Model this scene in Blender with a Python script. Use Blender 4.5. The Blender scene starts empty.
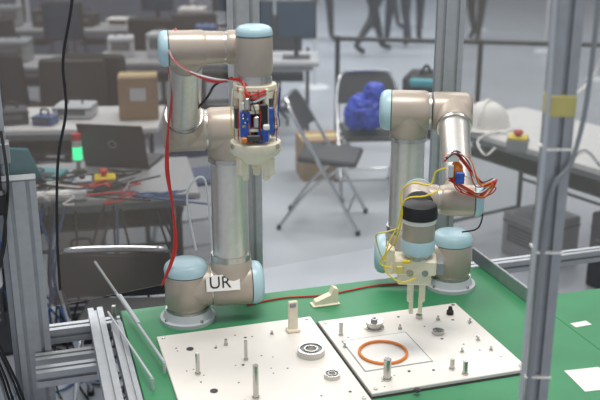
import bpy, bmesh, math, random
from mathutils import Vector, Matrix, noise as mnoise
random.seed(7)
V=Vector
sc=bpy.context.scene
try: sc.view_settings.view_transform='Standard'
except: pass
H=1.87; PITCH=math.radians(18); FPX=900.0; T=0.82
cp,sp=math.cos(PITCH),math.sin(PITCH)
def ray(u,v):
    x=(u-300)/FPX; yc=(200-v)/FPX
    return V((x,cp+yc*sp,-sp+yc*cp))
def onz(u,v,z):
    d=ray(u,v); t=(z-H)/d.z
    return V((0,0,H))+d*t
def ony(u,v,y):
    d=ray(u,v); t=y/d.y
    return V((0,0,H))+d*t
def lin(c): 
    c=c/255.0
    return c/12.92 if c<=.04045 else ((c+.055)/1.055)**2.4
def mat(name,rgb,rough=.5,metal=0,noise=0,scale=20,alpha=1,emit=0,trans=0,coat=0,bump=0):
    m=bpy.data.materials.new(name); m.use_nodes=True
    nt=m.node_tree; b=nt.nodes['Principled BSDF']
    col=(lin(rgb[0]),lin(rgb[1]),lin(rgb[2]),1)
    b.inputs['Base Color'].default_value=col
    b.inputs['Roughness'].default_value=rough; b.inputs['Metallic'].default_value=metal
    if coat: b.inputs['Coat Weight'].default_value=coat
    if noise or bump:
        tc=nt.nodes.new('ShaderNodeTexCoord'); n=nt.nodes.new('ShaderNodeTexNoise')
        n.inputs['Scale'].default_value=scale; n.inputs['Detail'].default_value=4
        nt.links.new(tc.outputs['Object'],n.inputs['Vector'])
        if noise:
            r=nt.nodes.new('ShaderNodeValToRGB')
            r.color_ramp.elements[0].position=.3; r.color_ramp.elements[1].position=.7
            r.color_ramp.elements[0].color=tuple(c*(1-noise) for c in col[:3])+(1,)
            r.color_ramp.elements[1].color=tuple(min(1,c*(1+noise)) for c in col[:3])+(1,)
            nt.links.new(n.outputs['Fac'],r.inputs['Fac']); nt.links.new(r.outputs['Color'],b.inputs['Base Color'])
        if bump:
            bp=nt.nodes.new('ShaderNodeBump'); bp.inputs['Strength'].default_value=bump
            nt.links.new(n.outputs['Fac'],bp.inputs['Height']); nt.links.new(bp.outputs['Normal'],b.inputs['Normal'])
    if alpha<1: b.inputs['Alpha'].default_value=alpha
    if emit:
        b.inputs['Emission Color'].default_value=col; b.inputs['Emission Strength'].default_value=emit
    return m
TAUPE=mat('robot_taupe',(178,166,154),.34,.2,noise=.04,scale=30)
CAP=mat('cap_lightblue',(176,206,216),.33,0)
TUBE=mat('brushed_tube',(218,214,209),.30,.8,noise=.05,scale=60)
ALU=mat('anodised_alu',(168,171,175),.40,.6,noise=.06,scale=50)
STEEL=mat('steel',(190,188,184),.25,.9,noise=.04)
CHROME=mat('chrome',(200,202,206),.2,.9,noise=.02)
GREEN=mat('green_mat',(56,134,90),.5,0,noise=.10,scale=6)
WPLATE=mat('white_plate',(234,229,222),.42,0,noise=.015,scale=8)
WHITE=mat('white',(232,230,226),.5,0,noise=.02)
CREAM=mat('printed_cream',(230,221,198),.6,0,noise=.05,scale=90,bump=.1)
BLACK=mat('black',(22,22,25),.5,0,noise=.1)
BLKF=mat('black_vinyl',(34,32,34),.6,0,noise=.15,bump=.1,scale=60)
BLUF=mat('blue_vinyl',(70,84,120),.6,0,noise=.15,bump=.1,scale=60)
DARK=mat('dark_grey',(62,62,66),.5,0,noise=.08)
GREY=mat('grey',(140,144,148),.5,0,noise=.05)
LGREY=mat('light_grey',(190,194,198),.5,0,noise=.04)
RED=mat('red',(196,48,42),.4,0,noise=.05)
ORANGE=mat('orange_ring',(215,125,45),.45,0,noise=.04)
YEL=mat('yellow',(225,200,40),.45,0,noise=.04)
BLUE=mat('blue',(40,66,180),.45,0,noise=.35,scale=9,bump=.4)
PCB=mat('blue_circuit_board',(45,85,175),.4,0,noise=.3,scale=120)
NAVY=mat('navy',(60,90,140),.5,0,noise=.1)
TEAL=mat('teal',(70,150,160),.5,0,noise=.1)
CARD=mat('cardboard',(150,124,98),.8,0,noise=.08,scale=12)
GRN=mat('signal_green',(60,230,150),.3,0,emit=2.2)
SCREEN=mat('screen',(40,60,80),.2,0,noise=.3,scale=9)
TAPE=mat('tape',(206,194,120),.5,0,noise=.05)
SKIN=mat('skin',(205,160,135),.55,0,noise=.03)
HAIR=mat('hair',(30,24,20),.7,0,noise=.2)
DESK=mat('desk_top',(206,206,205),.45,0,noise=.03)
DESKG=mat('desk_top_grey',(156,158,161),.5,0,noise=.05)
SMOKE=mat('acrylic_smoke',(122,114,110),.18,0,alpha=.32,noise=.02)
SMOKE2=mat('acrylic_smoke_light',(138,134,132),.18,0,alpha=.27,noise=.02)
CLEAR=mat('acrylic_clear',(178,181,186),.12,0,alpha=.11,noise=.02)
PUR=mat('trousers_dark',(45,45,60),.8,0,noise=.1)
PART=mat('booth_panel',(96,104,122),.7,0,noise=.06)

class B:
    def __init__(s,name,M=None):
        s.name=name; s.bm=bmesh.new(); s.mats=[]; s.M=M or Matrix.Identity(4)
    def mi(s,m):
        if m not in s.mats: s.mats.append(m)
        return s.mats.index(m)
    def add(s,vs,fs,m):
        i=s.mi(m); bv=[s.bm.verts.new(s.M@V(v)) for v in vs]
        for f in fs:
            try:
                fc=s.bm.faces.new([bv[k] for k in f]); fc.material_index=i; fc.smooth=True
            except ValueError: pass
        return bv
    def lathe(s,p,axis,prof,m,seg=28):
        p=V(p); a=V(axis).normalized()
        t=V((0,0,1)) if abs(a.z)<.9 else V((1,0,0))
        x=a.cross(t).normalized(); y=a.cross(x)
        vs=[];fs=[];n=len(prof)
        for h,r in prof:
            for k in range(seg):
                an=2*math.pi*k/seg
                vs.append(p+a*h+(x*math.cos(an)+y*math.sin(an))*max(r,1e-5))
        for j in range(n-1):
            for k in range(seg):
                k2=(k+1)%seg
                fs.append((j*seg+k,j*seg+k2,(j+1)*seg+k2,(j+1)*seg+k))
        fs.append(tuple(range(seg))); fs.append(tuple(range((n-1)*seg,n*seg)))
        s.add(vs,fs,m)
    def cyl(s,p0,p1,r0,m,r1=None,seg=20):
        p0=V(p0);p1=V(p1); d=p1-p0; l=d.length
        r1=r0 if r1 is None else r1
        c=min(r0,r1,l/2)*.08
        s.lathe(p0,d,[(0,r0-c),(c,r0),(l-c,r1),(l,r1-c)],m,seg)
    def ring(s,p,axis,R,r,m,seg=40,ms=10):
        prof=[(r*math.sin(2*math.pi*k/ms),R+r*math.cos(2*math.pi*k/ms)) for k in range(ms+1)]
        p=V(p); a=V(axis).normalized(); t=V((0,0,1)) if abs(a.z)<.9 else V((1,0,0))
        x=a.cross(t).normalized(); y=a.cross(x); vs=[];fs=[]
        for k in range(seg):
            an=2*math.pi*k/seg; o=x*math.cos(an)+y*math.sin(an)
            for h,rr in prof[:-1]: vs.append(p+a*h+o*rr)
        for k in range(seg):
            for j in range(ms):
                fs.append((k*ms+j,k*ms+(j+1)%ms,((k+1)%seg)*ms+(j+1)%ms,((k+1)%seg)*ms+j))
        s.add(vs,fs,m)
    def hollow(s,p,axis,ro,ri,h,m,seg=32):
        p=V(p); a=V(axis).normalized(); t=V((0,0,1)) if abs(a.z)<.9 else V((1,0,0))
        x=a.cross(t).normalized(); y=a.cross(x); vs=[];fs=[]
        for k in range(seg):
            an=2*math.pi*k/seg; o=x*math.cos(an)+y*math.sin(an)
            vs+= [p+o*ro,p+o*ro+a*h,p+o*ri+a*h,p+o*ri]
        for k in range(seg):
            for j in range(4): fs.append((k*4+j,k*4+(j+1)%4,((k+1)%seg)*4+(j+1)%4,((k+1)%seg)*4+j))
        s.add(vs,fs,m)
    def box(s,c,size,m,R=None,bev=.002):
        c=V(c); R=R or Matrix.Identity(3)
        hx,hy,hz=[q/2 for q in size]; b=min(bev,hx*.9,hy*.9,hz*.9)
        vs=[];idx={}
        for sx in(-1,1):
            for sy in(-1,1):
                for sz in(-1,1):
                    for ax in range(3):
                        q=[sx*(hx-b),sy*(hy-b),sz*(hz-b)]
                        q[ax]=(sx*hx,sy*hy,sz*hz)[ax]
                        idx[(sx,sy,sz,ax)]=len(vs); vs.append(c+R@V(q))
        fs=[]
        for ax in range(3):
            for sg in(-1,1):
                o=[k for k in range(3) if k!=ax]; q=[]
                for a,bb in((-1,-1),(1,-1),(1,1),(-1,1)):
                    k=[0,0,0];k[ax]=sg;k[o[0]]=a;k[o[1]]=bb; q.append(idx[(k[0],k[1],k[2],ax)])
                fs.append(tuple(q))
        for sx in(-1,1):
            for sy in(-1,1):
                for sz in(-1,1): fs.append(tuple(idx[(sx,sy,sz,k)] for k in range(3)))
        for ax in range(3):
            o=[k for k in range(3) if k!=ax]
            for a in(-1,1):
                for bb in(-1,1):
                    q=[]
                    for sg,w in((-1,o[0]),(-1,o[1]),(1,o[1]),(1,o[0])):
                        k=[0,0,0];k[ax]=sg;k[o[0]]=a;k[o[1]]=bb; q.append(idx[(k[0],k[1],k[2],w)])
                    fs.append(tuple(q))
        s.add(vs,fs,m)
    def prism(s,poly,p0,p1,xa,ya,m):
        p0=V(p0);p1=V(p1);xa=V(xa);ya=V(ya);n=len(poly)
        vs=[p0+xa*a+ya*b for a,b in poly]+[p1+xa*a+ya*b for a,b in poly]
        fs=[tuple(range(n)),tuple(range(n,2*n))]+[(k,(k+1)%n,n+(k+1)%n,n+k) for k in range(n)]
        s.add(vs,fs,m)
    def prof(s,p0,p1,side,w=.04,h=.04,m=None):
        """slotted aluminium extrusion"""
        m=m or ALU
        p0=V(p0);p1=V(p1);a=(p1-p0).normalized(); x=V(side); x=(x-a*x.dot(a)).normalized(); y=a.cross(x)
        sc_=min(1,min(w,h)/.04)
        def edge(L,n):
            pts=[];st=L/n
            for i in range(n):
                c=-L/2+st*(i+.5); g=.0045*sc_; d=.009*sc_
                pts+=[(c-g,0),(c-g,d),(c+g,d),(c+g,0)]
            return pts
        nx=max(1,round(w/.04)); ny=max(1,round(h/.04)); P=[]
        P.append((-w/2,-h/2)); P+=[(t,-h/2+d) for t,d in edge(w,nx)]
        P.append((w/2,-h/2)); P+=[(w/2-d,t) for t,d in edge(h,ny)]
        P.append((w/2,h/2)); P+=[(-t,h/2-d) for t,d in edge(w,nx)]
        P.append((-w/2,h/2)); P+=[(-w/2+d,-t) for t,d in edge(h,ny)]
        s.prism(P,p0,p1,x,y,m)
    def tube(s,pts,r,m,seg=8,sm=True,n=6):
        pts=[V(p) for p in pts]
        rs=r if isinstance(r,(list,tuple)) else [r]*len(pts)
        if sm and len(pts)>2:
            q=[];qr=[]
            for i in range(len(pts)-1):
                a=pts[max(i-1,0)];b=pts[i];c=pts[i+1];d=pts[min(i+2,len(pts)-1)]
                for k in range(n):
                    t=k/n
                    q.append(.5*((2*b)+(c-a)*t+(2*a-5*b+4*c-d)*t*t+(3*b-a-3*c+d)*t**3)); qr.append(rs[i]*(1-t)+rs[i+1]*t)
            q.append(pts[-1]);qr.append(rs[-1]); pts=q;rs=qr
        vs=[];fs=[];N=len(pts); d=(pts[1]-pts[0]).normalized()
        t=V((0,0,1)) if abs(d.z)<.9 else V((1,0,0)); x=d.cross(t).normalized()
        for i,p in enumerate(pts):
            d=(pts[min(i+1,N-1)]-pts[max(i-1,0)]).normalized()
            x=(x-d*x.dot(d)).normalized(); y=d.cross(x)
            for k in range(seg):
                an=2*math.pi*k/seg; vs.append(p+(x*math.cos(an)+y*math.sin(an))*rs[i])
        for i in range(N-1):
            for k in range(seg): fs.append((i*seg+k,i*seg+(k+1)%seg,(i+1)*seg+(k+1)%seg,(i+1)*seg+k))
        fs.append(tuple(range(seg))); fs.append(tuple(range((N-1)*seg,N*seg)))
        s.add(vs,fs,m)
    def blob(s,c,size,m,R=None,seg=18,rg=12,jit=0,f=None):
        c=V(c);R=R or Matrix.Identity(3);vs=[];fs=[]
        for j in range(rg+1):
            th=math.pi*j/rg
            for k in range(seg):
                ph=2*math.pi*k/seg
                q=V((math.sin(th)*math.cos(ph),math.sin(th)*math.sin(ph),math.cos(th)))
                if f: q=f(q)
                if jit: q=q*(1+jit*(math.sin(5*ph+3*th)+.6*math.sin(9*th+2*ph)+random.uniform(-.4,.4)))
                vs.append(c+R@V((q.x*size[0],q.y*size[1],q.z*size[2])))
        for j in range(rg):
            for k in range(seg): fs.append((j*seg+k,j*seg+(k+1)%seg,(j+1)*seg+(k+1)%seg,(j+1)*seg+k))
        s.add(vs,fs,m)
    def done(s,parent=None,angle=35):
        bmesh.ops.remove_doubles(s.bm,verts=s.bm.verts,dist=1e-6)
        bmesh.ops.recalc_face_normals(s.bm,faces=s.bm.faces)
        me=bpy.data.meshes.new(s.name)
        xs=[v.co for v in s.bm.verts]
        mn=V((min(v.x for v in xs),min(v.y for v in xs),min(v.z for v in xs)))
        mx=V((max(v.x for v in xs),max(v.y for v in xs),max(v.z for v in xs)))
        o=V(((mn.x+mx.x)/2,(mn.y+mx.y)/2,mn.z))
        for v in s.bm.verts: v.co-=o
        s.bm.to_mesh(me); s.bm.free()
        for m in s.mats: me.materials.append(m)
        me.set_sharp_from_angle(angle=math.radians(angle))
        ob=bpy.data.objects.new(s.name,me); ob.location=o
        sc.collection.objects.link(ob)
        if parent:
            ob.parent=parent; ob.matrix_parent_inverse=Matrix.Translation(-parent.location)
        return ob
def TM(x,y,z=0,yaw=0): return Matrix.Translation((x,y,z))@Matrix.Rotation(math.radians(yaw),4,'Z')
def Rz(a): return Matrix.Rotation(math.radians(a),3,'Z')

# ---------------- room
b=B('floor'); 
b.add([(-22,-3,0),(22,-3,0),(22,32,0),(-22,32,0)],[(0,1,2,3)],mat('floor_vinyl',(161,166,173),.30,0,noise=.08,scale=1.2)); b.done()
WALL=mat('hall_wall',(150,155,162),.7,0,noise=.05)
b=B('wall_back'); b.box((0,30,3.5),(44,.2,7),WALL); b.done()
b=B('wall_left'); b.box((-21.9,14.5,3.5),(.2,35,7),WALL); b.done()
b=B('wall_right'); b.box((21.9,14.5,3.5),(.2,35,7),WALL); b.done()

# ---------------- workbench
YAW=17; TB=TM(-.301,2.204,0,YAW)
def TL(x,y,z): return TB@V((x,y,z))
e1=(TB.to_3x3()@V((1,0,0))); e2=(TB.to_3x3()@V((0,1,0)))
b=B('workbench',TB)
b.box((.39,-.40,T-.0125),(1.12,1.0,.025),GREEN,bev=.002)
b.box((1.35,-.53,T-.0125),(.80,.76,.025),GREEN,bev=.002)
for y in(.06,-.86): b.prof((-.17,y,T-.046),(1.74 if y<0 else .95,y,T-.046),(0,1,0))
for x in(-.15,.93): b.prof((x,.04,T-.046),(x,-.84,T-.046),(1,0,0))
for x,y in((-.15,.06),(.93,.06),(-.15,-.86),(.93,-.86),(1.72,-.86),(1.72,-.18)): b.prof((x,y,0),(x,y,T-.068),(1,0,0))
b.prof((-.15,.04,.25),(-.15,-.84,.25),(1,0,0)); b.prof((-.13,.06,.25),(.91,.06,.25),(0,1,0))
b.prof((-.40,.05,T-.02),(-.175,.05,T-.02),(0,1,0)); b.prof((-.40,-.03,T-.06),(-.175,-.03,T-.06),(0,1,0))
b.prof((-.40,-.12,T-.05),(-.255,-.12,T-.05),(0,1,0))
b.prof((-.235,.12,T-.01),(-.235,-.9,T-.01),(1,0,0)); b.prof((-.19,.0,T+.0),(-.19,-.9,T+.0),(1,0,0),w=.03,h=.03)
b.cyl((-.19,.05,T),(-.19,.05,T+.04),.006,STEEL)
b.box((.925,-.03,T+.022),(.008,.36,.044),ALU); b.box((.94,-.03,T+.004),(.03,.36,.008),ALU)
bench=b.done()

def board(name,x0,x1,y0,y1,z,border):
    b=B(name,TB)
    b.box(((x0+x1)/2,(y0+y1)/2,z+.005),(x1-x0,y1-y0,.010),WPLATE,bev=.0015)
    if border: b.box(((x0+x1)/2,(y0+y1)/2,z+.0008),(x1-x0+.016,y1-y0+.016,.0016),BLACK,bev=.0004)
    for _ in range(26):
        x=random.uniform(x0+.02,x1-.02); y=random.uniform(y0+.02,y1-.02)
        b.cyl((x,y,z+.0095),(x,y,z+.0104),random.choice([.002,.0025,.004]),DARK,seg=12)
    for x in(x0+.015,x1-.015):
        for y in(y0+.015,y1-.015): b.cyl((x,y,z+.0095),(x,y,z+.013),.005,STEEL,seg=12)
    return b
ZP=T+.0105
b=board('assembly_task_board',-.10,.312,-.56,-.105,T,False); 
for u,v in((190,349),(214,391)):
    p=TB.inverted()@onz(u,v,ZP); b.cyl(p,p+V((0,0,.0012)),.009,DARK,seg=18)
b.done()
b=board('assembly_task_board',.322,.722,-.53,-.14,T,True)
b.box((.43,-.35,T+.0108),(.17,.16,.0018),WHITE,bev=.0004)
b.box((.43,-.35,T+.0104),(.176,.166,.0014),GREY,bev=.0003)
b.done()
def rod(u,v,h,r,m=STEEL,name='dowel_pin'):
    p=onz(u,v,ZP); b=B(name); b.cyl(p,p+V((0,0,.004)),r*1.35,m); b.cyl(p+V((0,0,.003)),p+V((0,0,h)),r,m); b.done()
rod(256,398,.082,.0065); rod(246,360,.052,.004); rod(198,374,.055,.005); rod(387,379,.052,.009)
rod(341,335,.036,.005); rod(452,369,.026,.0055); rod(465,374,.034,.006); rod(417,391,.006,.006,DARK,'hex_bolt')
rod(226,345,.016,.004,STEEL,'hex_bolt')
for u,v in((272,334),(400,329),(438,320),(478,340),(491,350),(470,322),(345,347),(462,352)):
    p=onz(u,v,ZP); b=B('hex_bolt'); b.lathe(p,(0,0,1),[(0,.006),(.003,.006),(.0035,.0055)],STEEL,6); b.cyl(p+V((0,0,.003)),p+V((0,0,.012)),.003,STEEL,seg=12); b.done()
def bearing(u,v,ro,ri,h,name='ball_bearing'):
    p=onz(u,v,ZP); b=B(name); b.hollow(p,(0,0,1),ro,ro*.8,h,STEEL); b.hollow(p,(0,0,1),ri*1.25,ri,h,STEEL)
    b.hollow(p+V((0,0,h*.2)),(0,0,1),ro*.82,ri*1.2,h*.55,GREY); b.done()
bearing(311,354,.034,.014,.016); bearing(332,377,.019,.008,.010); bearing(438,333,.016,.007,.008); bearing(419,318,.009,.004,.01)
b=B('orange_seal_ring'); b.ring(onz(383,352,ZP+.0055),(0,0,1),.058,.0035,ORANGE); b.done()
b=B('pulley'); p=onz(374,328,ZP)
b.lathe(p,(0,0,1),[(0,.026),(.004,.026),(.005,.019),(.016,.019),(.017,.024),(.021,.024),(.021,.009),(.028,.009),(.028,.005),(.012,.004)],STEEL,32); b.done()
b=B('control_knob'); p=onz(450,314,ZP); b.lathe(p,(0,0,1),[(0,.010),(.010,.009),(.013,.006),(.020,.005),(.022,.004)],BLACK,20); b.done()
b=B('upright_gauge_block'); p=onz(293,331,ZP); R=Rz(YAW)
b.box(p+V((0,0,.004)),(.034,.026,.008),CREAM,R); b.box(p+V((0,0,.045)),(.024,.012,.078),CREAM,R); b.box(p+V((0,-.007,.075)),(.016,.004,.012),GREY,R); b.done()
b=B('printed_wedge_bracket'); p=onz(325,304,T)
M=Matrix.Translation(p)@Matrix.Rotation(math.radians(YAW),4,'Z'); b.M=M
b.prism([(-.035,0),(.035,0),(.035,.045),(.022,.05),(.014,.03),(-.03,.014)],(0,-.012,0),(0,.012,0),(1,0,0),(0,0,1),CREAM)
b.box((0,0,.002),(.08,.034,.004),CREAM); b.done()
b=B('paper_sheet',Matrix.Translation(onz(592,379,T+.0006))@Matrix.Rotation(math.radians(12),4,'Z')); b.box((0,0,0),(.09,.10,.001),WHITE,bev=.0002); b.done()
b=B('paper_sheet',Matrix.Translation(onz(581,324,T+.0006))@Matrix.Rotation(math.radians(20),4,'Z')); b.box((0,0,0),(.05,.025,.001),WHITE,bev=.0002); b.done()
b=B('white_conduit'); b.cyl(onz(95,262,.87),onz(164,362,.85),.0038,LGREY); b.cyl(onz(120,296,.864),onz(139,324,.858),.006,LGREY); b.cyl(onz(164,362,.85),onz(164,362,.85)-V((0,0,.03)),.004,LGREY); b.done()
b=B('white_conduit'); b.cyl(onz(108,312,.85),onz(152,378,.85),.003,LGREY); b.cyl(onz(152,378,.85),onz(152,378,.85)-V((0,0,.03)),.004,LGREY); b.done()

# ---------------- enclosure frame
b=B('aluminium_safety_frame')
p=onz(34,335,T); 
b.prof((p.x,p.y,0),(p.x,p.y,1.24),e1,w=.08,h=.04)
b.box((p.x,p.y,1.243),(.082,.042,.006),GREY,Rz(YAW))
q=V((p.x-.05,p.y+.03,0)); b.prof((q.x,q.y,0),(q.x,q.y,2.5),e1,w=.035,h=.035)
b.box((q.x,q.y,1.30),(.05,.05,.05),GREY,Rz(YAW)); b.box((q.x,q.y,1.62),(.037,.037,.05),TAPE,Rz(YAW))
b.prof((-.15,2.42,0),(-.15,2.42,2.5),(1,0,0),w=.085,h=.045)
b.prof((.445,2.70,0),(.445,2.70,2.5),(1,0,0),w=.08,h=.04)
b.box((.372,2.72,2.05),(.04,.01,.75),WHITE)
P=V((.410,1.40,0))
b.prof(P,P+V((0,0,2.5)),(1,0,0),w=.04,h=.04)
b.prof(P+V((.03,.05,0)),P+V((.03,.05,2.5)),(1,0,0),w=.016,h=.02)
b.box(P+V((0,0,1.575)),(.042,.043,.035),TAPE)
for z in(1.505,1.33,1.1): b.box(P+V((0,0,z)),(.046,.046,.004),WHITE)
b.prof((-.15,2.42,2.48),(.445,2.70,2.48),(0,0,1)); b.prof((.445,2.70,2.48),(P.x,P.y,2.48),(0,0,1)); b.prof((q.x,q.y,2.48),(-.15,2.42,2.48),(0,0,1))
b.prof((.485,2.71,2.48),(1.5,3.03,2.48),(0,0,1)); b.prof((1.52,3.04,0),(1.52,3.04,2.5),(1,0,0))
b.prof((.485,2.71,.74),(1.5,3.03,.74),(0,0,1))
b.tube([P+V((-.02,-.03,2.4)),P+V((-.03,-.03,1.9)),P+V((-.026,-.03,1.5)),P+V((-.03,-.03,1.1)),P+V((-.026,-.03,.5))],.004,LGREY)
b.tube([P+V((.03,-.03,2.4)),P+V((.036,-.03,1.7)),P+V((.022,-.03,1.5)),P+V((-.01,-.03,1.42)),P+V((-.018,-.032,1.1)),P+V((-.02,-.03,.6))],.004,GREY)
b.tube([P+V((.02,.02,1.9)),P+V((.05,.03,1.86)),P+V((.075,.05,1.72)),P+V((.07,.05,1.62)),P+V((.03,.03,1.58))],.0025,WHITE,seg=6)
for k in range(6):
    x=q.x-.03+.010*k
    b.tube([V((x,q.y-.03,1.36)),V((x-.02+.008*k,q.y-.08,1.24)),V((x+.01*math.sin(k*2),q.y-.08,1.1)),V((x-.03,q.y-.09-.01*k,.9)),V((x+.015,q.y-.09,.6)),V((x,q.y-.07,.05))],.0035,BLACK if k%3 else GREY)
b.box(V((q.x+.01,q.y-.09,1.20)),(.05,.04,.06),BLACK,Rz(20),bev=.008); b.box(V((q.x-.02,q.y-.08,1.02)),(.04,.03,.09),LGREY,Rz(10),bev=.005)
frame=b.done()
def panel(a,c,z0,z1,m):
    a=V(a);c=V(c);d=(c-a); mid=(a+c)/2; an=math.degrees(math.atan2(d.y,d.x))
    b=B('acrylic_panel'); b.box(V((mid.x,mid.y,(z0+z1)/2)),(d.length,.003,z1-z0),m,Rz(an),bev=.0003); b.done(parent=frame)
panel((q.x+.02,q.y,0),(-.195,2.415,0),.87,2.45,SMOKE)
panel((-.105,2.43,0),(.405,2.69,0),.87,2.45,CLEAR)
panel((.49,2.71,0),(1.5,3.03,0),.77,2.45,SMOKE2)
b=B('hanging_cable')
b.tube([ony(72,-60,2.1),ony(72,0,2.1),ony(63,60,2.1),ony(66,110,2.1),ony(58,160,2.1),ony(57,230,2.1),ony(60,290,2.1)],.0035,BLACK); b.done()

# ---------------- robot arms
def joint(b,c,cap,side,R,out,cl,sl,capm=None,tap=1.0):
    capm=capm or CAP; c=V(c);cap=V(cap).normalized()
    b.lathe(c,cap,[(-out,R*.9),(-out+.004,R*.94),(-out+.012,R),(cl-.004,R),(cl,R*.985)],TAUPE,36)
    b.lathe(c,cap,[(cl-.001,R*.95),(cl+.003,R*.95)],DARK,36)
    k=R/.058
    b.lathe(c,cap,[(cl+.0025,R*1.0),(cl+.014*k,R*1.01),(cl+.024*k,R*.95),(cl+.031*k,R*.82),(cl+.035*k,R*.6),(cl+.036*k,0)],capm,36)
    b.lathe(c,-cap,[(out-.001,R*.92),(out+.006,R*.92)],STEEL,36)
    if side is not None:
        b.lathe(c,side,[(0,R*.98),(sl*.8,R*.96),(sl-.006,R*.92),(sl,R*.88)],TAUPE,36)
        b.lathe(c,side,[(sl-.001,R*.9),(sl+.005,R*.9)],STEEL,36)
def arm(name,base,L,F,fore,r_w=.038,ld=.11,j6drop=.0,capm6=None,so=.136,eo=.12,j6out=.046):
    b=B(name); Z=V((0,0,1)); base=V(base)
    b.lathe(base,Z,[(0,.074),(.010,.074),(.012,.066),(.022,.062),(.03,.060)],LGREY,36)
    b.lathe(base,Z,[(.03,.058),(.036,.058)],STEEL,36)
    for k in range(4):
        a=k*math.pi/2+.7; q=base+V((math.cos(a)*.067,math.sin(a)*.067,.008)); b.cyl(q,q+Z*.009,.005,STEEL,seg=6)
    c1=base+Z*.092
    joint(b,c1,Z,L,.058,.055,.040,.070)
    c2=c1+L*so
    joint(b,c2,L,Z,.058,.054,.050,.075)
    c3=c2+Z*.425
    b.lathe(c2+Z*.07,Z,[(0,.050),(.02,.048),(.25,.047),(.29,.047)],TUBE,36)
    b.lathe(c2+Z*.078,Z,[(0,.0525),(.012,.0525)],STEEL,36); b.lathe(c2+Z*.342,Z,[(0,.0525),(.012,.0525)],STEEL,36)
    joint(b,c3,L,-Z,.056,.054,.048,.075)
    c4=c3-L*eo
    fd=V(fore).normalized()
    b.lathe(c4,L,[(-.052,.02),(-.051,.036),(-.044,.048),(-.034,.053),(.052,.053),(.056,.05)],TAUPE,36)
    b.lathe(c4,fd,[(0,.053),(.06,.050),(.072,.046)],TAUPE,36)
    w1=c4+V(fore)
    n=V(fore).length
    b.lathe(c4+fd*.07,fd,[(0,.043),(.02,.041),(n-.17,.037),(n-.125,.037)],TUBE,36)
    b.lathe(c4+fd*.075,fd,[(0,.046),(.01,.046)],STEEL,36)
    joint(b,w1,-L,-fd,r_w,.045,.036,.062)
    w2=w1+L*ld
    b.lathe(w1,L,[(0.03,r_w*.95),(ld*.6,r_w*.9)],TAUPE,32)
    joint(b,w2,-F,-L,r_w,.042,.036,.052)
    w3=w2+F*.088-Z*j6drop
    joint(b,w3,Z,-F,r_w,j6out,.034,.05,capm6)
    return b,c1,c2,c3,c4,w1,w2,w3
Z=V((0,0,1))
# ----- left arm
L=V((math.cos(math.radians(10)),math.sin(math.radians(10)),0)); F=V((L.y,-L.x,0))
b,c1,c2,c3,c4,w1,w2,w3=arm('robot_arm',(-.301,2.204,T),L,F,F*.30+Z*.25,ld=.134,so=.120,eo=.112)
t=w3-Z*.05
b.M=Matrix.Translation(t)@Matrix.Scale(1.13,4)@Matrix.Translation(-t)
b.lathe(t,-Z,[(0,.032),(.012,.032)],STEEL); b.lathe(t,-Z,[(.012,.04),(.02,.04)],CREAM)
for k in range(5):
    a=2*math.pi*k/5+.3; o=V((math.cos(a),math.sin(a),0))
    b.box(t+o*.036-Z*.065,(.012,.009,.10),CREAM,Rz(math.degrees(a)))
    b.cyl(t+o*.018-Z*.02,t+o*.018-Z*.12,.009,[BLUE,DARK,STEEL,RED,DARK][k],seg=12)
    b.box(t+o*.026-Z*(.05+.012*k),(.016,.004,.02),[NAVY,WHITE,BLACK,BLUE,RED][k],Rz(math.degrees(a)+90))
for (dx,dz,sx,sz,m,dy) in((-.016,-.080,.020,.050,PCB,-.036),(.017,-.062,.016,.040,BLACK,-.037),(.016,-.100,.020,.026,PCB,-.036),(0,-.105,.030,.012,DARK,-.040),(-.014,-.045,.016,.014,WHITE,-.039),(.004,-.075,.010,.022,STEEL,-.038),(-.018,-.108,.012,.010,ORANGE,-.042),(.030,-.075,.010,.050,PCB,-.028),(-.032,-.07,.010,.04,DARK,-.026),(.002,-.048,.014,.012,CREAM,-.040),(.022,-.084,.012,.010,WHITE,-.041)):
    b.box(t+V((dx,dy,dz)),(sx,.008,sz),m,Rz(8))
for k in range(8): b.box(t+V((-.020+.004*(k%3),-.0415,-.062-.007*(k//2))),(.0025,.002,.004),[WHITE,BLACK,YEL,STEEL][k%4])
b.cyl(t+V((-.012,-.043,-.05)),t+V((-.012,-.043,-.03)),.006,STEEL,seg=12)
b.lathe(t,-Z,[(.022,.0405),(.034,.0405)],CREAM); b.lathe(t,-Z,[(.055,.0395),(.060,.0395)],CREAM); b.lathe(t,-Z,[(.088,.0405),(.093,.0405)],CREAM)
b.lathe(t,-Z,[(.118,.040),(.12,.047),(.137,.048),(.142,.045),(.15,.034),(.158,.03)],CREAM)
for k in range(3):
    a=2*math.pi*k/3+math.pi/2; o=V((math.cos(a),math.sin(a),0))
    b.box(t+o*.028-Z*.165,(.020,.018,.034),CREAM,Rz(math.degrees(a)),bev=.003); b.box(t+o*.023-Z*.183,(.012,.014,.02),CREAM,Rz(math.degrees(a)),bev=.003)
    b.cyl(t+o*.046-Z*.125,t+o*.050-Z*.125,.005,STEEL,seg=10)
random.seed(3)
for k in range(13):
    a=random.uniform(math.pi*1.0,math.pi*2.0); a2=a+random.uniform(-.6,.6)
    q_=[t+V((math.cos(a+(a2-a)*j/4)*(.041+random.uniform(-.004,.006)),math.sin(a+(a2-a)*j/4)*(.042+random.uniform(-.004,.006)),-.015-.024*j+random.uniform(-.008,.008))) for j in range(5)]
    b.tube(q_,.0011,[RED,ORANGE,BLACK,BLUE,WHITE,YEL,RED,GREY][k%8],seg=6,n=4)
b.M=Matrix.Identity(4)
yw=w1.y-.05
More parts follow.
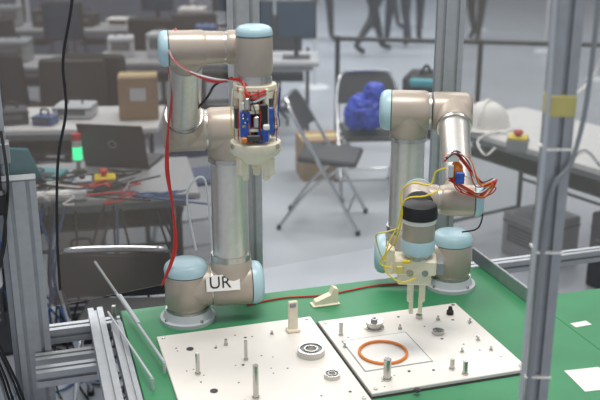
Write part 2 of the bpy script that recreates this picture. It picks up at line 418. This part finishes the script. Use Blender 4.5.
for d in(0,.007,.014):
    b.tube([t+V((.025,-.04,-.02-d)),t+V((-.01,-.048,-.028-d)),ony(240,79+d*300,w3.y-.02),ony(215,82-d*200,yw),ony(190,72,yw),ony(172,58,yw),ony(168,38,yw+.03),ony(176,29,w1.y+.01)],.0024,RED if d<.01 else LGREY,seg=6)
for d in(0,.006,.012):
    b.tube([ony(176,29,w1.y),ony(166,50,w1.y+.02),ony(172,90,2.0),ony(168,130,2.12),ony(166+d*200,170,2.14),ony(173,210,2.15),ony(176-d*200,250,2.16),c1+V((-.06,-.04,.02))],.0026,RED,seg=6)
b.tube([c4+V((-.02,-.055,.0)),ony(205,100,2.05),ony(215,85,1.97),ony(232,78,1.9)],.003,BLACK,seg=6)
b.tube([ony(212,250,2.17),ony(205,180,2.15),ony(187,195,2.14),ony(196,250,2.14)],.003,LGREY,seg=6)
robot1=b.done()
# label on the shoulder casting, standing clear of both housings
lc=c1+L*.092; n=V((0,-math.cos(.45),math.sin(.45)))
n=(n-L*n.dot(L)).normalized(); up=n.cross(L); 
Rl=Matrix((L,up,n)).transposed()
b=B('label_plate'); b.box(lc+n*.0630,(.088,.042,.002),WHITE,Rl,bev=.0005); b.done(parent=robot1)
cu=bpy.data.curves.new('label_text','FONT'); cu.body='UR'; cu.size=.044; cu.extrude=.0004; cu.align_x='CENTER'; cu.align_y='CENTER'; cu.materials.append(BLACK)
to=bpy.data.objects.new('label_text',cu); sc.collection.objects.link(to)
to.matrix_world=Matrix.Translation(lc+n*.0646-L*.008)@Rl.to_4x4()
to.parent=robot1; to.matrix_parent_inverse=Matrix.Translation(-robot1.location)

# ----- right arm
a=math.radians(-6)
L=-V((math.cos(a),math.sin(a),0)); F=V((math.sin(a),-math.cos(a),0))
b,c1,c2,c3,c4,w1,w2,w3=arm('robot_arm',(.437,2.427,T),L,F,F*.367-Z*.138,j6drop=.045,ld=.096,j6out=.04)
b.lathe(w3,Z,[(.028,.040),(.030,.043),(.044,.043),(.060,.040),(.066,.03),(.067,0)],BLACK,32)
b.lathe(w3,Z,[(.018,.0395),(.019,.0405),(.027,.0405),(.028,.0395)],WHITE,32)
t=w3-Z*.04
b.lathe(t,-Z,[(-.016,.0385),(-.012,.040),(.012,.040),(.02,.034)],CAP,32); b.lathe(t,-Z,[(.018,.03),(.032,.03)],STEEL)
b.box(t-Z*.048+V((-.008,0,0)),(.105,.06,.038),CREAM,Rz(-6),bev=.004)
b.box(t-Z*.078+V((-.006,0,0)),(.080,.05,.032),CREAM,Rz(-6),bev=.004)
b.box(t-Z*.035+V((-.066,-.01,0)),(.022,.035,.062),CREAM,Rz(-6),bev=.004); b.box(t-Z*.05+V((.052,-.01,0)),(.018,.04,.03),GREY,Rz(-6))
for s in(-1,1):
    b.box(t-Z*.115+V((.014*s,-.005,0)),(.015,.02,.055),CREAM,Rz(-6),bev=.003)
    b.box(t-Z*.155+V((.011*s,-.005,0)),(.010,.014,.04),CREAM,Rz(-6),bev=.002)
b.cyl(t-Z*.06+V((-.02,-.034,0)),t-Z*.06+V((-.02,-.028,0)),.008,STEEL); b.cyl(t-Z*.06+V((.015,-.034,0)),t-Z*.06+V((.015,-.028,0)),.008,STEEL)
b.box(t-Z*.05+V((-.045,-.034,0)),(.016,.008,.02),TAPE); b.box(t-Z*.03+V((-.03,-.034,0)),(.02,.006,.008),YEL)
wy=w1.y-.045
def loop(pts,r,m,y): b.tube([ony(u,v,y+random.uniform(-.01,.01)) for u,v in pts],r,m,seg=6)
for k in range(10):
    j=lambda s: random.uniform(-s,s)
    loop([(445+j(2),158+j(4)),(454+j(3),152+j(3)),(467+j(3),163+j(6)),(480+j(4),185+j(4)),(493+j(5),184+j(5)),(482+j(4),193+j(5)),(462+j(3),190+j(5)),(450+j(2),178+j(3))],.0015,[RED,ORANGE,RED,BLACK,RED,ORANGE,NAVY,RED,WHITE,RED][k],wy)
b.blob(ony(456,172,wy+.01),(.016,.014,.026),ORANGE,jit=.1)
b.box(ony(453,157,wy),(.030,.012,.022),WHITE,Rz(10)); b.box(ony(460,178,wy-.012),(.020,.01,.028),PCB); b.box(ony(451,171,wy-.008),(.012,.01,.03),LGREY)
loop([(446,168),(436,172),(430,185),(412,183),(401,193),(402,215),(396,240),(380,262),(392,268)],.0020,YEL,w3.y-.03)
loop([(440,190),(425,196),(405,200),(398,225),(388,245),(384,268),(400,282),(416,278)],.0018,YEL,w3.y-.05)
loop([(400,228),(386,232),(376,236),(382,258),(390,262)],.0018,TAPE,w3.y-.03)
loop([(470,205),(482,212),(478,228),(462,232)],.002,BLACK,w1.y)
b.done()
b=B('red_cable'); b.tube([TL(.17,.03,T+.003),TL(.28,.045,T+.003),TL(.4,.03,T+.003),TL(.55,.05,T+.003),TL(.66,.04,T+.003)],.0026,RED); b.done()

# ---------------- furniture
def folding_chair(x,y,yaw,name='folding_chair',m=None):
    m=m or BLKF
    b=B(name,TM(x,y,0,yaw)); w=.215
    b.tube([(-w,-.24,.012),(-w,-.15,.17),(-w,.02,.47),(-w*.97,.13,.66),(-w*.8,.195,.775),(-w*.5,.215,.80),(w*.5,.215,.80),(w*.8,.195,.775),(w*.97,.13,.66),(w,.02,.47),(w,-.15,.17),(w,-.24,.012)],.0115,CHROME,seg=10)
    for s in(-1,1):
        b.tube([(s*.19,.25,.012),(s*.19,.08,.24),(s*.19,-.12,.415)],.010,CHROME,seg=10)
        b.cyl((s*w,-.24,0),(s*w,-.235,.03),.015,BLACK,seg=12); b.cyl((s*.19,.252,0),(s*.19,.245,.03),.014,BLACK,seg=12)
    b.cyl((-w,-.17,.13),(w,-.17,.13),.008,CHROME,seg=10); b.cyl((-.19,.18,.11),(.19,.18,.11),.008,CHROME,seg=10)
    R=Matrix.Rotation(math.radians(4),3,'X')
    b.box((0,-.04,.435),(.385,.36,.035),m,R,bev=.014)
    n=10; vs=[];fs=[]
    for i in range(n+1):
        xx=-.2+.4*i/n; bow=.03*(1-(xx/.2)**2)
        for zz,yy in((.60,.10),(.79,.205)):
            for th in(-.012,.014): vs.append((xx*(1 if zz<.7 else .9),yy+bow+th,zz))
    for i in range(n):
        q=i*4;r=q+4
        fs+=[(q,q+2,r+2,r),(q+1,r+1,r+3,q+3),(q+2,q+3,r+3,r+2),(q,r,r+1,q+1)]
    fs+=[(0,1,3,2),(n*4,n*4+2,n*4+3,n*4+1)]
    b.add(vs,fs,m); return b.done()
folding_chair(.15,5.32,80)
folding_chair(.47,5.95,5)
folding_chair(-.62,2.98,182)
folding_chair(-.56,4.80,205,m=BLUF)
def office_chair(x,y,yaw,name='office_chair'):
    b=B(name,TM(x,y,0,yaw))
    for k in range(5):
        a=2*math.pi*k/5; b.tube([(0,0,.09),(math.cos(a)*.15,math.sin(a)*.15,.08),(math.cos(a)*.28,math.sin(a)*.28,.06)],[.02,.017,.012],BLACK)
        b.cyl((math.cos(a)*.28-.012,math.sin(a)*.28,.028),(math.cos(a)*.28+.012,math.sin(a)*.28,.028),.027,BLACK)
    b.cyl((0,0,.08),(0,0,.42),.024,DARK); b.box((0,0,.45),(.46,.45,.07),BLKF,bev=.03)
    b.tube([(0,.18,.42),(0,.27,.46),(0,.28,.62)],.018,BLACK)
    b.box((0,.26,.74),(.44,.05,.38),BLKF,Matrix.Rotation(math.radians(-8),3,'X'),bev=.022)
    for s in(-1,1): b.tube([(s*.2,.05,.43),(s*.27,.05,.5),(s*.27,.03,.64),(s*.27,-.12,.66)],.014,BLACK)
    return b.done()
office_chair(-1.50,5.62,0)
def case(x,y,z,yaw,s,m,name='equipment_case'):
    b=B(name,TM(x,y,z,yaw)); b.box((0,0,s[2]/2),s,m,bev=.008); b.box((0,-s[1]/2-.002,s[2]*.55),(s[0]*.7,.006,s[2]*.4),DARK)
    for k in range(4): b.box((0,-s[1]/2-.006,s[2]*(.42+.08*k)),(s[0]*.6,.004,s[2]*.02),GREY)
    b.box((0,0,s[2]*.8),(s[0]+.004,s[1]+.004,.008),BLACK); b.tube([(-s[0]*.2,0,s[2]),(-s[0]*.15,0,s[2]+.03),(s[0]*.15,0,s[2]+.03),(s[0]*.2,0,s[2])],.006,BLACK); return b.done()
case(-.68,1.80,0,17,(.24,.30,.46),DARK,'robot_control_cabinet')
def desk(x,y,yaw,w,d,h=.72,top=None,name='folding_table'):
    top=top or DESK
    b=B(name,TM(x,y,0,yaw)); b.box((0,0,h-.015),(w,d,.03),top,bev=.004); b.box((0,0,h-.05),(w-.1,d-.08,.04),GREY)
    b.box((0,0,h-.16),(w-.24,d-.16,.012),DARK)  # shelf added in dark grey to stand in for shadow under the top
    for sx in(-1,1):
        X=sx*(w/2-.09)
        for sy in(-1,1): b.cyl((X,sy*(d/2-.06),0),(X,sy*(d/2-.06),h-.04),.0145,DARK,seg=10)
        b.cyl((X,-(d/2-.06),.12),(X,d/2-.06,.12),.010,DARK,seg=10)
    b.cyl((-(w/2-.09),d/2-.06,.3),(w/2-.09,d/2-.06,.3),.009,DARK,seg=10)
    return b.done()
desk(-1.22,3.78,12,1.5,.6,top=DESKG)
desk(-1.75,5.05,4,1.9,.6)
FAR=[(-2.6,7.1),(-.75,7.3),(-3.3,9.3),(-1.45,9.3),(-4.2,12.6),(-2.3,12.6),(-5.2,14.4),(-3.3,14.4),(-1.4,14.8)]
for x,y in FAR: desk(x,y,0,1.8,.6,top=DESKG)
desk(1.45,4.55,-58,1.5,.7)
def laptop(x,y,z,yaw,lidm=DARK,ang=105,s=1):
    b=B('laptop',TM(x,y,z,yaw)@Matrix.Scale(s,4)); b.box((0,0,.009),(.34,.24,.018),lidm,bev=.004); b.box((0,.01,.0185),(.29,.11,.002),BLACK)
    R=Matrix.Rotation(math.radians(-(ang-90)),3,'X'); c=V((0,.118,.018))
    b.box(c+R@V((0,0,.115)),(.34,.010,.23),lidm,R,bev=.003); b.box(c+R@V((0,-.006,.118)),(.31,.002,.19),SCREEN,R.copy())
    b.ring(c+R@V((0,.0055,.12)),R@V((0,1,0)),.02,.0015,LGREY,seg=20,ms=6); return b.done()
def monitor(x,y,z,yaw,w=.5):
    b=B('computer_monitor',TM(x,y,z,yaw)); b.box((0,0,.006),(.22,.18,.012),BLACK); b.cyl((0,.02,.01),(0,.02,.22),.02,BLACK)
    b.box((0,0,.30),(w,.035,.30),BLACK,bev=.006); b.box((0,-.0185,.30),(w-.03,.002,.27),SCREEN); return b.done()
def cardbox(x,y,z,yaw,s):
    b=B('cardboard_box',TM(x,y,z,yaw)); b.box((0,0,s[2]/2),s,CARD,bev=.003); b.box((0,0,s[2]+.001),(s[0],.05,.002),TAPE)
    b.box((0,-s[1]/2-.001,s[2]*.6),(s[0]*.4,.002,s[2]*.3),LGREY); return b.done()
ZD=.722
p=onz(124,163,ZD); laptop(p.x,p.y+.03,ZD,170,DARK,108,.92)
p=onz(22,178,ZD); laptop(p.x,p.y,ZD,170,TEAL,125)
p=onz(95,188,ZD)
b=B('emergency_stop_box',TM(p.x,p.y,ZD,12)); b.box((0,0,.02),(.20,.09,.04),DARK,bev=.006); b.box((.045,0,.045),(.09,.08,.015),YEL,bev=.004); b.box((-.05,0,.043),(.08,.08,.008),LGREY,bev=.003)
b.cyl((.04,0,.05),(.04,0,.07),.012,RED); b.lathe((.04,0,.068),(0,0,1),[(0,.019),(.008,.021),(.014,.016),(.015,0)],RED); b.cyl((-.05,0,.04),(-.05,0,.06),.012,BLACK); b.done()
p=onz(79,172,ZD)
b=B('signal_tower_light'); b.cyl(p,p+V((0,0,.008)),.03,BLACK); b.cyl(p,p+V((0,0,.06)),.01,ALU); b.cyl(p+V((0,0,.06)),p+V((0,0,.12)),.022,GRN); b.cyl(p+V((0,0,.12)),p+V((0,0,.15)),.022,LGREY); b.cyl(p+V((0,0,.15)),p+V((0,0,.18)),.022,RED); b.done()
p=onz(60,200,ZD)
b=B('power_strip',TM(p.x,p.y,ZD,14)); b.box((0,0,.018),(.22,.05,.036),LGREY,bev=.005)
for k in range(4): b.box((-.08+.05*k,0,.037),(.034,.034,.003),WHITE)
b.done()
b=B('cable_pile')
random.seed(11)
for k in range(22):
    c=onz(random.uniform(10,190),random.uniform(180,204),ZD)
    pts=[]
    for i in range(6): pts.append(V((c.x+random.uniform(-.15,.15),min(max(c.y+random.uniform(-.08,.08),3.4),3.9),ZD+.008+random.uniform(0,.04))))
    b.tube(pts,.004,random.choice([BLACK,BLACK,BLACK,GREY,WHITE,NAVY,RED]),seg=6)
b.done()
b=B('floor_cable')
for k in range(26):
    x=random.uniform(-1.7,-.45); y=random.uniform(3.2,3.9)
    b.tube([(x,3.42+.1*random.random(),.71),(x+random.uniform(-.1,.1),3.4,.4),(x+random.uniform(-.2,.2),y,.02),(x+random.uniform(-.4,.4),y-.2,.01),(x+random.uniform(-.5,.5),y+.1,.01)],.005,random.choice([BLACK,BLACK,NAVY]),seg=6)
b.done()
for x,y,s,m in((-1.42,3.72,(.3,.4,.42),DARK),(-1.0,3.85,(.22,.42,.40),BLACK),(-1.8,3.65,(.3,.4,.5),GREY)):
    case(x,y,0,12,s,m,'desktop_computer')
cardbox(-.93,5.12,.722,8,(.22,.22,.24))
laptop(-2.1,5.0,.722,175,GREY); case(-1.3,5.12,.722,0,(.22,.2,.07),LGREY); case(-1.62,4.95,.722,20,(.18,.16,.08),DARK)
case(-1.42,4.91,.722,-12,(.12,.1,.05),NAVY)
random.seed(9)
for (cx,cy) in FAR:
    for k in range(5):
        x=cx-.72+.36*k+random.uniform(-.02,.02); z=.722; y=cy+random.uniform(-.05,.08)
        r=random.random()
        if r<.35: monitor(x,y,z,random.uniform(-8,8),.32)
        elif r<.5: laptop(x,y,z,random.choice([0,180]),random.choice([DARK,GREY]),s=.9)
        else: case(x,y,z,random.uniform(-10,10),(random.uniform(.16,.28),.22,random.uniform(.08,.30)),random.choice([LGREY,NAVY,BLACK,DARK,DARK,GREY,WHITE]))
for x,y,yaw in((-1.35,6.4,170),(-2.7,6.3,190),(-2.0,6.45,160),(-.2,8.2,0),(-.9,8.3,20),(-2.8,8.5,180),(-1.3,8.5,170),(-3.6,8.4,180),(-3.5,11.8,180),(-2.2,11.8,180),(-4.6,11.8,175)):
    office_chair(x,y,yaw)
for x,y,w in((-4.2,10.6,1.9),(-2.2,10.6,1.9),(-3.2,16,2.4),(-5.8,16,2.4)):
    b=B('booth_partition'); b.box((x,y,.62),(w,.04,1.1),PART,bev=.004); b.box((x,y,1.18),(w+.02,.06,.03),LGREY)
    for s in(-1,1): b.box((x+s*w/2,y,.6),(.05,.05,1.2),LGREY); b.box((x+s*w/2,y,.01),(.06,.4,.02),LGREY)
    b.done()
# right desk
p=onz(478,126,.722)
b=B('hard_hat',TM(p.x+.04,p.y-.02,.722,-30))
b.lathe((0,0,0),(0,0,1),[(0.0,.125),(.012,.132),(.03,.125),(.07,.115),(.11,.09),(.135,.05),(.142,0)],WHITE,32)
b.lathe((0,0,0),(0,0,1),[(0,.15),(.006,.15),(.014,.125)],WHITE,32)
b.tube([(0,-.125,.04),(0,-.1,.10),(0,0,.145),(0,.1,.105),(0,.125,.04)],.012,WHITE); b.box((0,-.15,.008),(.14,.06,.006),WHITE); b.done()
p=onz(517,150,.722)
b=B('emergency_stop_box',TM(p.x,p.y,.722,-20)); b.box((0,0,.03),(.10,.10,.06),GREY,bev=.006); b.box((0,0,.066),(.095,.095,.012),YEL,bev=.003); b.cyl((0,0,.07),(0,0,.085),.014,BLACK); b.lathe((0,0,.083),(0,0,1),[(0,.022),(.01,.025),(.018,.02),(.02,0)],RED); b.done()
b=B('white_cable'); 
b.tube([onz(495,148,.73),onz(485,155,.73),onz(478,140,.73),onz(500,132,.73),onz(530,140,.73)],.005,WHITE)
b.tube([onz(540,150,.73),onz(560,160,.73),onz(585,150,.73),onz(600,165,.73)],.005,GREY); b.done()
case(1.72,4.35,0,-58,(.22,.42,.40),DARK,'desktop_computer'); case(1.35,4.75,0,-58,(.3,.3,.25),GREY)
# crumpled bag on the chair
b=B('blue_plastic_bag')
def crumple(q):
    n1=abs(mnoise.noise(q*1.6+V((3,1,2)))); n2=abs(mnoise.noise(q*4+V((7,1,5)))); n3=mnoise.noise(q*9)
    return q*(1.12-.55*n1-.30*n2+.06*n3)
b.blob((.44,5.86,.585),(.135,.12,.125),BLUE,seg=64,rg=44,f=crumple); b.blob((.49,5.85,.715),(.075,.06,.07),BLUE,seg=40,rg=28,f=lambda q: crumple(q*1.0+V((.01,0,0))))
b.blob((.35,5.83,.56),(.06,.06,.10),BLUE,seg=32,rg=24,f=crumple)
b.done(angle=60)
b=B('backpack'); b.box((.86,6.15,.60),(.30,.2,.42),BLKF,Rz(-12),bev=.06); b.box((.86,6.03,.52),(.2,.06,.2),DARK,Rz(-12),bev=.02); b.box((.84,6.04,.74),(.2,.04,.06),TEAL,Rz(-12),bev=.015)
b.tube([(.82,6.1,.79),(.86,6.1,.85),(.90,6.1,.79)],.01,BLACK); b.done()
b=B('stool'); b.cyl((.86,6.15,.36),(.86,6.15,.39),.17,BLKF)
for k in range(4):
    a_=k*math.pi/2+.6; b.cyl((.86+.12*math.cos(a_),6.15+.12*math.sin(a_),.37),(.86+.17*math.cos(a_),6.15+.17*math.sin(a_),0),.011,CHROME)
b.done()
cardbox(.14,6.35,0,10,(.3,.3,.3))
b=B('low_partition')
A=V((.30,7.2,0)); Bp=V((3.6,6.6,0)); nn=3
for k in range(nn+1):
    q_=A.lerp(Bp,k/nn); b.cyl(q_,q_+Z*.9,.02,BLACK); b.cyl(q_,q_+Z*.012,.12,BLACK)
b.cyl(A+Z*.88,Bp+Z*.88,.018,BLACK); b.cyl(A+Z*.1,Bp+Z*.1,.015,BLACK); b.done()
def stanchion(x,y,to=None):
    b=B('belt_stanchion'); b.lathe((x,y,0),(0,0,1),[(0,.16),(.01,.16),(.03,.12),(.04,.03)],LGREY); b.cyl((x,y,.02),(x,y,.95),.022,LGREY); b.cyl((x,y,.93),(x,y,1.0),.032,DARK)
    if to:
        p0=V((x,y,.95));p1=V((to[0],to[1],.95))
        b.tube([p0,p0.lerp(p1,.5)-Z*.04,p1],.012,LGREY,seg=6)
    b.done()
S=[onz(u,v,0) for u,v in((315,88),(298,62),(285,42))]
for i,p in enumerate(S): stanchion(p.x,p.y,S[i+1] if i<2 else None)
S=[onz(u,v,0) for u,v in((600,80),(545,52),(478,30))]
for i,p in enumerate(S): stanchion(p.x,p.y,S[i+1] if i<2 else None)

# ---------------- people
LIP=mat('lip',(170,95,90),.5)
def person(x,y,yaw,shirt,trou,step=.28,bag=False):
    root=bpy.data.objects.new('pedestrian',None); root.location=(x,y,0); sc.collection.objects.link(root)
    M=TM(x,y,0,yaw)   # faces -y
    J={'pel':((0,0,.95),.13),'sp':((0,.01,1.12),.125),'ch':((0,0,1.32),.145),'nk':((0,0,1.47),.06),'nk2':((0,-.01,1.54),.055),
       'hl':((.09,0,.90),.095),'kl':((.10,-step*.55,.50),.062),'al':((.10,-step,.09),.042),'tl':((.11,-step-.16,.04),.036),
       'hr':((-.09,0,.90),.095),'kr':((-.10,step*.15,.49),.062),'ar':((-.10,step*1.15,.14),.042),'tr':((-.11,step*1.15-.14,.04),.036),
       'sl':((.19,0,1.41),.062),'el':((.24,.06+step*.2,1.14),.045),'wl':((.25,-.04+step*.5,.90),.030),
       'sr':((-.19,0,1.41),.062),'er':((-.24,.06-step*.2,1.14),.045),'wr':((-.25,-.12-step*.3,.92),.030)}
    E=[('pel','sp'),('sp','ch'),('ch','nk'),('nk','nk2'),('pel','hl'),('hl','kl'),('kl','al'),('al','tl'),('pel','hr'),('hr','kr'),('kr','ar'),('ar','tr'),('ch','sl'),('sl','el'),('el','wl'),('ch','sr'),('sr','er'),('er','wr')]
    ks=list(J); me=bpy.data.meshes.new('tmp'); me.from_pydata([J[k][0] for k in ks],[(ks.index(a),ks.index(c)) for a,c in E],[])
    ob=bpy.data.objects.new('tmp',me); sc.collection.objects.link(ob)
    mo=ob.modifiers.new('s','SKIN')
    for i,k in enumerate(ks):
        r=J[k][1]; me.skin_vertices[0].data[i].radius=(r,r*.8 if k in('pel','sp','ch') else r); me.skin_vertices[0].data[i].use_root=(k=='pel')
    su=ob.modifiers.new('u','SUBSURF'); su.levels=2; su.render_levels=2
    dg=bpy.context.evaluated_depsgraph_get(); dg.update()
    m2=bpy.data.meshes.new_from_object(ob.evaluated_get(dg)); bpy.data.objects.remove(ob)
    m2.name='body'; m2.materials.clear()
    for m in(trou,shirt,BLACK,SKIN): m2.materials.append(m)
    for p in m2.polygons:
        c=p.center; p.use_smooth=True
        p.material_index=2 if c.z<.10 else 0 if (c.z<.98 and abs(c.x)<.19) else 3 if c.z>1.50 or (c.z<.93) else 1
    bo=bpy.data.objects.new('body',m2); sc.collection.objects.link(bo); bo.parent=root
    bo.matrix_parent_inverse=Matrix.Identity(4); bo.matrix_basis=Matrix.Rotation(math.radians(yaw),4,'Z')
    b=B('head',M)
    def hf(q):
        k=1-.22*max(0,-q.z)
        return V((q.x*k,q.y*k,q.z))
    b.blob((0,-.02,1.64),(.075,.092,.115),SKIN,f=hf,seg=24,rg=18)
    b.tube([(0,-.105,1.66),(0,-.125,1.63),(0,-.112,1.615)],[.008,.013,.011],SKIN)
    for s in(-1,1):
        b.blob((s*.030,-.098,1.652),(.012,.008,.008),WHITE,seg=10,rg=8); b.blob((s*.030,-.105,1.652),(.005,.003,.005),BLACK,seg=8,rg=6)
        b.blob((s*.076,-.01,1.64),(.010,.018,.030),SKIN,seg=10,rg=8); b.tube([(s*.015,-.104,1.672),(s*.03,-.106,1.677),(s*.045,-.098,1.672)],.003,HAIR)
    b.tube([(-.022,-.100,1.592),(0,-.107,1.590),(.022,-.100,1.592)],.005,LIP)
    b.blob((0,.005,1.675),(.083,.095,.095),HAIR,seg=24,rg=16,f=lambda q: V((q.x,q.y if q.y>-.55 or q.z>.45 else -.55,max(q.z,-.75 if q.y>0 else .1))))
    b.done(parent=root)
    for s,k in((1,'wl'),(-1,'wr')):
        w=V(J[k][0]); b=B('hand',M@Matrix.Translation(w))
        b.box((0,-.01,-.045),(.028,.075,.09),SKIN,bev=.012)
        for i,(fy,ln) in enumerate(((-.04,.068),(-.02,.078),(0,.074),(.02,.058))):
            b.tube([(0,fy,-.08),(-.004*s,fy-.002,-.08-ln*.45),(-.016*s,fy-.004,-.08-ln*.8),(-.026*s,fy-.004,-.08-ln)],[.009,.0085,.008,.006],SKIN,n=3)
        b.tube([(0,-.035,-.03),(-.008*s,-.06,-.05),(-.014*s,-.066,-.085)],[.011,.010,.007],SKIN,n=3); b.done(parent=root)
    return root
p=onz(370,54,0); person(p.x,p.y,120,BLACK,BLACK,.26)
p=onz(397,47,0); person(p.x,p.y,-160,DARK,PUR,.14)
p=onz(412,43,0); person(p.x,p.y,170,BLACK,BLACK,.12)
p=onz(321,40,0); person(p.x,p.y,20,PUR,BLACK,.16)
p=onz(384,30,0); person(p.x,p.y,60,NAVY,DARK,.2)
p=onz(475,42,0); person(p.x,p.y,-30,DARK,BLACK,.18)

# ---------------- light
w=bpy.data.worlds.new('hall_ambient'); sc.world=w; w.use_nodes=True
w.node_tree.nodes['Background'].inputs['Color'].default_value=(.89,.94,1,1); w.node_tree.nodes['Background'].inputs['Strength'].default_value=.58
def area(n,loc,sx,sy,pw,col=(1,.97,.92),rot=(0,0,0)):
    l=bpy.data.lights.new(n,'AREA'); l.shape='RECTANGLE'; l.size=sx; l.size_y=sy; l.energy=pw; l.color=col
    o=bpy.data.objects.new(n,l); o.location=loc; o.rotation_euler=rot; sc.collection.objects.link(o)
area('ceiling_light',(.3,1.5,4.8),2.0,.9,128,(1,.95,.88)); area('ceiling_light',(-2,6,5.5),4,1.5,190); area('ceiling_light',(3,7,5.5),4,1.5,230); area('ceiling_light',(0,13,6),8,2,560,(.96,.98,1))

cam=bpy.data.cameras.new('camera'); cam.lens=54; cam.sensor_width=36; cam.clip_start=.05; cam.clip_end=100
co=bpy.data.objects.new('camera',cam); co.location=(0,0,H); co.rotation_euler=(math.radians(72),0,0); sc.collection.objects.link(co); sc.camera=co
cam.dof.use_dof=True; cam.dof.focus_distance=2.25; cam.dof.aperture_fstop=3.6
